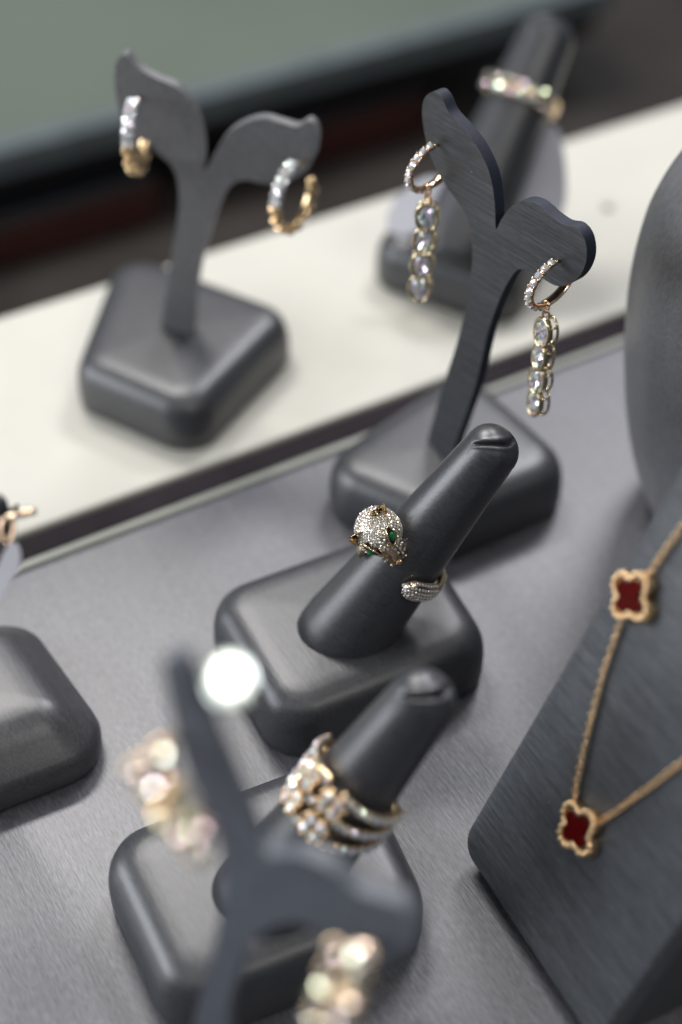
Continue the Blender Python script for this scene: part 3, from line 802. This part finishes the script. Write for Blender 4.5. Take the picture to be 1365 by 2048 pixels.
# ------------------------------------------------------------------ earrings
def hoop_frame(n): return n, ZZ
def drop_earring(px, py, plane_p, plane_n, label, drop_ang, sway=0):
    hole = at_plane(px, py, plane_p, plane_n)
    root = thing('drop_earring', label, 'earring', hole, 'drop earrings on the middle stand')
    n = plane_n; rad = .0064; ph = R(74)          # the hole sits a little behind the top of the hoop
    hx = (n + PU * .10).normalized()
    c = hole + hx * .0016 - ZZ * (rad * .68)
    def hpnt(a, r=rad): return c + hx * (r * math.cos(a)) + ZZ * (r * .70 * math.sin(a))
    sx = hx.cross(ZZ).normalized()
    # plain back half
    rings = []
    for k in range(31):
        a = R(282 + 150 * k / 30 - 0) if False else R(-78 - 112 * k / 30); o = hx * math.cos(a) + ZZ * math.sin(a); p = hpnt(a)
        rings.append([p + sx * (.00105 * math.cos(b)) + o * (.00055 * math.sin(b)) for b in [2 * math.pi * q / 10 for q in range(10)]])
    mb = MB(root.location); mb.loft(rings); mb.build('back_hoop', M_ROSE, root)
    # ear post through the leaf
    a1 = R(102)
    mb = MB(root.location); mb.tube([hpnt(R(92)), hpnt(R(100)) , hole, hole - n * .006], .00042, 8); mb.build('post', M_GOLDPALE, root)
    # front half with stones
    a0, a1 = R(92), R(-76); rings = []
    for k in range(31):
        a = a0 + (a1 - a0) * k / 30; o = hx * math.cos(a) + ZZ * math.sin(a); p = hpnt(a)
        rings.append([p + sx * (.00075 * math.cos(b)) + o * (.00045 * math.sin(b)) for b in [2 * math.pi * q / 8 for q in range(8)]])
    mb = MB(root.location); mb.loft(rings); fh = mb.build('front_hoop', M_ROSE, root)
    N = 10
    pr = MB(root.location)
    for k in range(N):
        a = a0 + (a1 - a0) * (k + .5) / N; o = hx * math.cos(a) + ZZ * math.sin(a)
        mb = MB(root.location); mb.gem(hpnt(a, rad + .0008), o, sx, .00085, .00085, 8, .13, .5); mb.build('diamond', M_DIA, fh, False)
        for da in (-.5, .5):
            aa = a0 + (a1 - a0) * (k + .5 + da * .92) / N; oo = hx * math.cos(aa) + ZZ * math.sin(aa)
            for s in (-1, 1): pr.tube([hpnt(aa, rad + .0001) + sx * (s * .0007), hpnt(aa, rad + .00115) + sx * (s * .00062)], .00022, 6)
    pr.build('prongs', M_ROSE, fh)
    # link and drop
    bot = hpnt(R(-84), rad + .0004)
    dr = MB(root.location)
    for k, (dz, ang) in enumerate(((.0011, 0), (.0026, 90))):
        f = (hx * math.cos(R(ang)) + sx * math.sin(R(ang)))
        dr.tube([bot - ZZ * (dz - .0011 * math.cos(a)) + f * (.0008 * math.sin(a)) for a in [2 * math.pi * q / 14 for q in range(14)]], .00026, 6, True)
    dr.build('jump_ring', M_ROSE, root)
    fn = (n * math.cos(R(drop_ang)) + PU * math.sin(R(drop_ang)) + ZZ * .10).normalized()      # way the stones face
    sd = ZZ.cross(fn).normalized(); vv = fn.cross(sd).normalized()
    cc = bot - ZZ * .0036
    for k in range(4):
        tw = R([3, -5, 6, -3][k]); f2 = (fn * math.cos(tw) + sd * math.sin(tw)).normalized(); s2 = ZZ.cross(f2).normalized(); v2 = f2.cross(s2)
        cen = cc - ZZ * (.0033 + .0060 * k) + sway * Vector((.0003 * k, 0, 0))
        ra, rb_ = .00235, .00315
        mb = MB(root.location)
        for off, w in ((.0006, .00036), (-.0016, .00030)):
            mb.tube([cen + f2 * off + s2 * (ra * math.cos(a)) + v2 * (rb_ * math.sin(a)) for a in [2 * math.pi * q / 28 for q in range(28)]], w, 8, True)
        for a in (R(35), R(145), R(215), R(325), R(90), R(270)):
            b = s2 * (ra * math.cos(a)) + v2 * (rb_ * math.sin(a)); mb.tube([cen + f2 * .0005 + b, cen - f2 * .0016 + b], .00026, 6)
        # bezel wall
        mb.loft([[cen + f2 * o_ + s2 * (ra * q_ * math.cos(a)) + v2 * (rb_ * q_ * math.sin(a)) for a in [2 * math.pi * q / 28 for q in range(28)]] for o_, q_ in ((.0008, 1.0), (-.0004, 1.02), (-.0004, .9), (.0006, .9))], False, False)
        bz = mb.build('bezel', M_GOLDPALE, root)
        mb = MB(root.location); mb.gem(cen + f2 * .0003, f2, v2, rb_ * .93, ra * .93, 12, .24, .34); mb.build('oval_diamond', M_DIABIG, bz, False)
        if k < 3:
            mb = MB(root.location); q0 = cen - ZZ * .0030 - f2 * .0005
            mb.tube([q0 + ZZ * (.0010 * math.cos(a)) + f2 * (.0007 * math.sin(a)) for a in [2 * math.pi * q / 12 for q in range(12)]], .0002, 6, True); mb.build('link', M_GOLDPALE, bz)
    return root
drop_earring(1118, 521, PMID, PN, 'in focus drop earring of four oval diamonds on the right leaf of the middle stand', -14)
drop_earring(876, 289, PMID, PN, 'drop earring of oval diamonds on the tall left leaf of the middle stand', 38, -1)

def huggie(px, py, n, plane_p, label, rz):
    hole = at_plane(px, py, plane_p, n)
    root = thing('huggie_earring', label, 'earring', hole, 'huggie earrings on the back left stand')
    pu = Vector((-n.y, n.x, 0)).normalized()
    hx = (n * math.cos(R(rz)) + pu * math.sin(R(rz))).normalized(); sx = hx.cross(ZZ).normalized()
    rad = .0072; c = hole + hx * .0052 - ZZ * .0066
    def hpnt(a, r=rad): return c + hx * (r * math.cos(a)) + ZZ * (r * math.sin(a) * 1.08)
    def arc(a0, a1, w, tk):
        rings = []
        for k in range(25):
            a = R(a0 + (a1 - a0) * k / 24); o = hx * math.cos(a) + ZZ * math.sin(a); p = hpnt(a)
            rings.append([p + sx * (w * math.cos(b)) + o * (tk * math.sin(b)) for b in [2 * math.pi * q / 10 for q in range(10)]])
        mb = MB(root.location); mb.loft(rings); return mb
    wf = arc(100, 8, .0017, .0008).build('diamond_front', metal('white_gold', (.8, .8, .8), .15), root)
    for k in range(7):
        a = R(96 - 88 * (k + .5) / 7); o = hx * math.cos(a) + ZZ * math.sin(a)
        for s in (-1, 1):
            mb = MB(root.location); mb.gem(hpnt(a, rad + .0009) + sx * (.0007 * s), o + sx * .2 * s, sx, .00088, .00088, 8, .15, .5); mb.build('diamond', M_DIA, wf, False)
    ga = arc(8, -190, .0014, .0008).build('gold_back', M_GOLD, root)
    for k in range(8):
        a = R(2 - 24 * k); o = hx * math.cos(a) + ZZ * math.sin(a)
        tg = -hx * math.sin(a) + ZZ * math.cos(a); p = hpnt(a, rad + .0006)
        mb = MB(root.location); mb.box(p, sx * .0016, tg * .00105, o * .0009); mb.build('link', M_GOLD, ga, True, bevel=.0007, seg=3)
    mb = MB(root.location); mb.tube([hpnt(R(98)), hole, hole - n * .006], .00045, 8); mb.build('post', M_GOLD, root)
huggie(280, 196, PN2, PBK, 'gold huggie earring with diamond front on the left leaf of the back stand', 4)
huggie(612, 322, PN2, PBK, 'gold huggie earring with diamond front on the right leaf of the back stand', -20)

# near earrings, strongly out of focus
def cluster_earring(path, dep, hole_px, label, wid):
    pts = [at_d(x, y, dep) for x, y in path]
    hole = at_plane(*hole_px, PNE, PNN)
    root = thing('cluster_earring', label, 'earring', hole, 'cluster earrings on the nearest stand')
    mb = MB(root.location); mb.tube([pts[0], (pts[0] + hole) / 2 + ZZ * .001, hole, hole - PNN * .006], .0006, 8); mb.build('post', M_GOLD, root)
    fine = []
    for i in range(len(pts) - 1):
        for k in range(4): fine.append(pts[i] + (pts[i + 1] - pts[i]) * (k / 4))
    fine.append(pts[-1])
    mb = MB(root.location); mb.tube(fine, .0007, 10); hoop = mb.build('gold_hoop', M_GOLD, root)
    nrm = (CAM - pts[2]).normalized()
    nrm = (nrm + (Vector((-.22, .78, .82)) - pts[2]).normalized() * .95).normalized()
    L = sum((a - b).length for a, b in zip(pts, pts[1:])); n = max(3, int(L / .0025)); 
    tot = 0; marks = []
    for i in range(len(fine) - 1):
        seg = (fine[i + 1] - fine[i]); tot += seg.length; marks.append((tot, fine[i + 1], seg.normalized()))
    for k in range(n):
        want = L * (k + .5) / n; m = next(m for m in marks if m[0] >= want - 1e-9); t = m[2]; s = t.cross(nrm).normalized()
        for side in (-1, 1):
            p = m[1] + s * (wid * side) + nrm * .0012 + t * (.0007 * side)
            q = Vector([random.uniform(-.22, .22) for _ in range(3)])
            st = MB(root.location); st.loft([[p + (t * math.cos(a) + s * math.sin(a)) * (.0017 * w) + nrm * z for a in [2 * math.pi * i / 14 for i in range(14)]] for w, z in ((.7, -.0016), (1, 0), (1.02, .0002), (.85, .0002))]); se = st.build('setting', M_GOLD, root)
            mb = MB(root.location); mb.gem(p + nrm * .0002, nrm + q, t, .00165, .00165, 7, .16, .45); mb.build('diamond', M_DIAN, se, False)
cluster_earring([(300, 1508), (306, 1552), (336, 1598), (358, 1638), (390, 1672), (420, 1700)], .194, (352, 1478), 'blurred gold and diamond earring on the left leaf of the nearest stand', .0014)
cluster_earring([(712, 1895), (697, 1930), (690, 1970), (672, 2010), (660, 2060), (680, 2110)], .197, (735, 1890), 'blurred gold and diamond earring on the right leaf of the nearest stand', .0020)
# added disc, tilted to mirror the key lamp, standing in for a white glint
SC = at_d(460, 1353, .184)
glint_root = thing('glint_disc', 'added polished disc standing in for a white glint at the top of the nearest stand', 'earring', SC)
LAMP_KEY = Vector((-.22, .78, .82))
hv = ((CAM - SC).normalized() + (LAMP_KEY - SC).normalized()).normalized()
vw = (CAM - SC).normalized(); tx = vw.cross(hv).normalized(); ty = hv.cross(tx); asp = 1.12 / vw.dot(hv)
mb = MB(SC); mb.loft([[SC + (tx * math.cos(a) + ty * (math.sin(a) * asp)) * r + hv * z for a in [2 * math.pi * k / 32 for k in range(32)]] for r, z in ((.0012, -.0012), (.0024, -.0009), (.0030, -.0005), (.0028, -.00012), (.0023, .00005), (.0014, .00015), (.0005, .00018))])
mb.build('disc', metal('glint_silver', (.86, .93, .86), .32), glint_root)
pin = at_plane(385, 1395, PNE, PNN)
mb = MB(SC); mb.tube([SC - hv * .0011, (SC + pin) / 2 - hv * .001, pin - PNN * .001], .0004, 8); mb.build('post', M_GOLDPALE, glint_root)
# cropped earring at left
hl = at_plane(-4, 1045, PS, PSN)
le = thing('bar_earring', 'small gold bar earring on the stand at the left edge', 'earring', hl)
mb = MB(hl); e0 = at_d(16, 1034, proj(hl)[2] - .004); e1 = at_d(72, 1022, proj(hl)[2] - .004)
mb.tube([e0, e1], [.0007, .0006], 8); mb.build('bar', M_ROSE, le)
mb = MB(hl); mb.tube([e0 + RT * (.0010 * math.cos(a)) - UP * (.0022 + .0022 * math.sin(a)) for a in [2 * math.pi * k / 20 for k in range(20)]], .0004, 8, True); mb.build('loop', M_ROSE, le)
mb = MB(hl); mb.tube([e0, hl, hl - PSN * .005], .0004, 8); mb.build('post', M_ROSE, le)

# ------------------------------------------------------------------ white tags
def tag_card(outline, dep, label, thick=.0006, slope=0):
    pts = [at_d(x, y, dep + slope * (y - outline[0][1])) for x, y in outline]
    c = sum(pts, Vector()) / len(pts)
    n = (pts[1] - pts[0]).cross(pts[len(pts) // 2] - pts[0]).normalized()
    sm = catmull(pts, 4); mb = MB(c); m = len(sm); tri = tessellate_polygon([sm])
    fs = [tuple(t) for t in tri] + [tuple(m + i for i in reversed(t)) for t in tri] + [(i, (i + 1) % m, m + (i + 1) % m, m + i) for i in range(m)]
    mb.add(sm + [p + n * thick for p in sm], fs)
    o = mb.build('price_tag', M_TAG, None, False); tag(o, label, 'tag', 'white tags'); return o
tag_card([(1095, 250), (1118, 262), (1130, 320), (1133, 390), (1118, 440), (1085, 468), (1040, 470), (1030, 440), (1050, 360), (1070, 290)], .432, 'white plastic tag behind the back ring stand')
tag_card([(22, 1085), (38, 1095), (40, 1130), (22, 1165), (4, 1200), (-10, 1195), (-10, 1150), (5, 1110)], proj(hl)[2] - .006, 'white tag hanging at the left edge')

tag_card([(772, 452), (790, 400), (830, 365), (868, 352), (892, 372), (880, 420), (850, 455), (805, 470)], .428, 'white plastic tag at the foot of the back ring stand, left side')
bc_ = at_z(1215, 416, 0); mb = MB(bc_); mb.loft([[bc_ + Vector((math.cos(a) * r, math.sin(a) * r, z)) for a in [2 * math.pi * k / 24 for k in range(24)]] for r, z in ((.0016, .0002), (.0016, .0008), (.0011, .0011))])
tag(mb.build('screw_cap', plain('grey_cap', (.30, .29, .26), .5), None), 'tiny grey screw cap on the cream board', 'cap')
# ------------------------------------------------------------------ light
W = bpy.data.worlds.new('World'); S.world = W; W.use_nodes = True
bg = W.node_tree.nodes['Background']; bg.inputs['Color'].default_value = (.80, .90, 1.0, 1); bg.inputs['Strength'].default_value = .12
def area(name, loc, target, sx, sy, power, col=(1, 1, 1), shape='RECTANGLE'):
    l = bpy.data.lights.new(name, 'AREA'); l.shape = shape; l.size = sx; l.size_y = sy; l.energy = power; l.color = col
    o = bpy.data.objects.new(name, l); COL.objects.link(o); o.location = loc
    o.rotation_euler = (Vector(target) - Vector(loc)).to_track_quat('-Z', 'Y').to_euler(); return o
TG = (0, .27, .02)
area('key_lamp', LAMP_KEY, TG, .34, .12, 5.0, (1, .97, .94))
area('right_lamp', (.30, .95, .80), TG, .30, .14, 4.8, (.95, .95, 1))
area('window_lamp', (-.80, .20, .30), (0, .24, .03), .55, .40, 5.0, (.90, .94, 1))
area('front_lamp', (.45, -.35, .80), (.08, .30, .04), .30, .15, 1.1, (1, .97, .93))
for i, (x, y, z) in enumerate(((-.42, .55, .62), (-.12, .42, .80), (.22, .50, .74), (.42, .30, .62), (.05, .05, .85), (-.28, -.02, .66), (.32, -.1, .6), (0, -.30, .85), (-.35, -.25, .62), (-.12, -.22, .55), (.12, .15, .75), (-.48, .1, .45), (-.2, .2, .8), (.1, -.15, .7))):
    area('sparkle_lamp', (x, y, z), TG, .026, .026, .12, (1, .97, .92), 'DISK')  # unseen small lamps, added so the stones sparkle

# ------------------------------------------------------------------ render settings
S.render.engine = 'CYCLES'
S.cycles.use_denoising = True
try: S.cycles.denoiser = 'OPENIMAGEDENOISE'
except Exception: pass
S.cycles.use_adaptive_sampling = False
S.cycles.max_bounces = 6; S.cycles.glossy_bounces = 4; S.cycles.diffuse_bounces = 3
S.cycles.sample_clamp_indirect = 6
S.cycles.caustics_reflective = False; S.cycles.caustics_refractive = False
S.view_settings.view_transform = 'Standard'; S.view_settings.look = 'None'; S.view_settings.exposure = 0.12; S.view_settings.gamma = 1
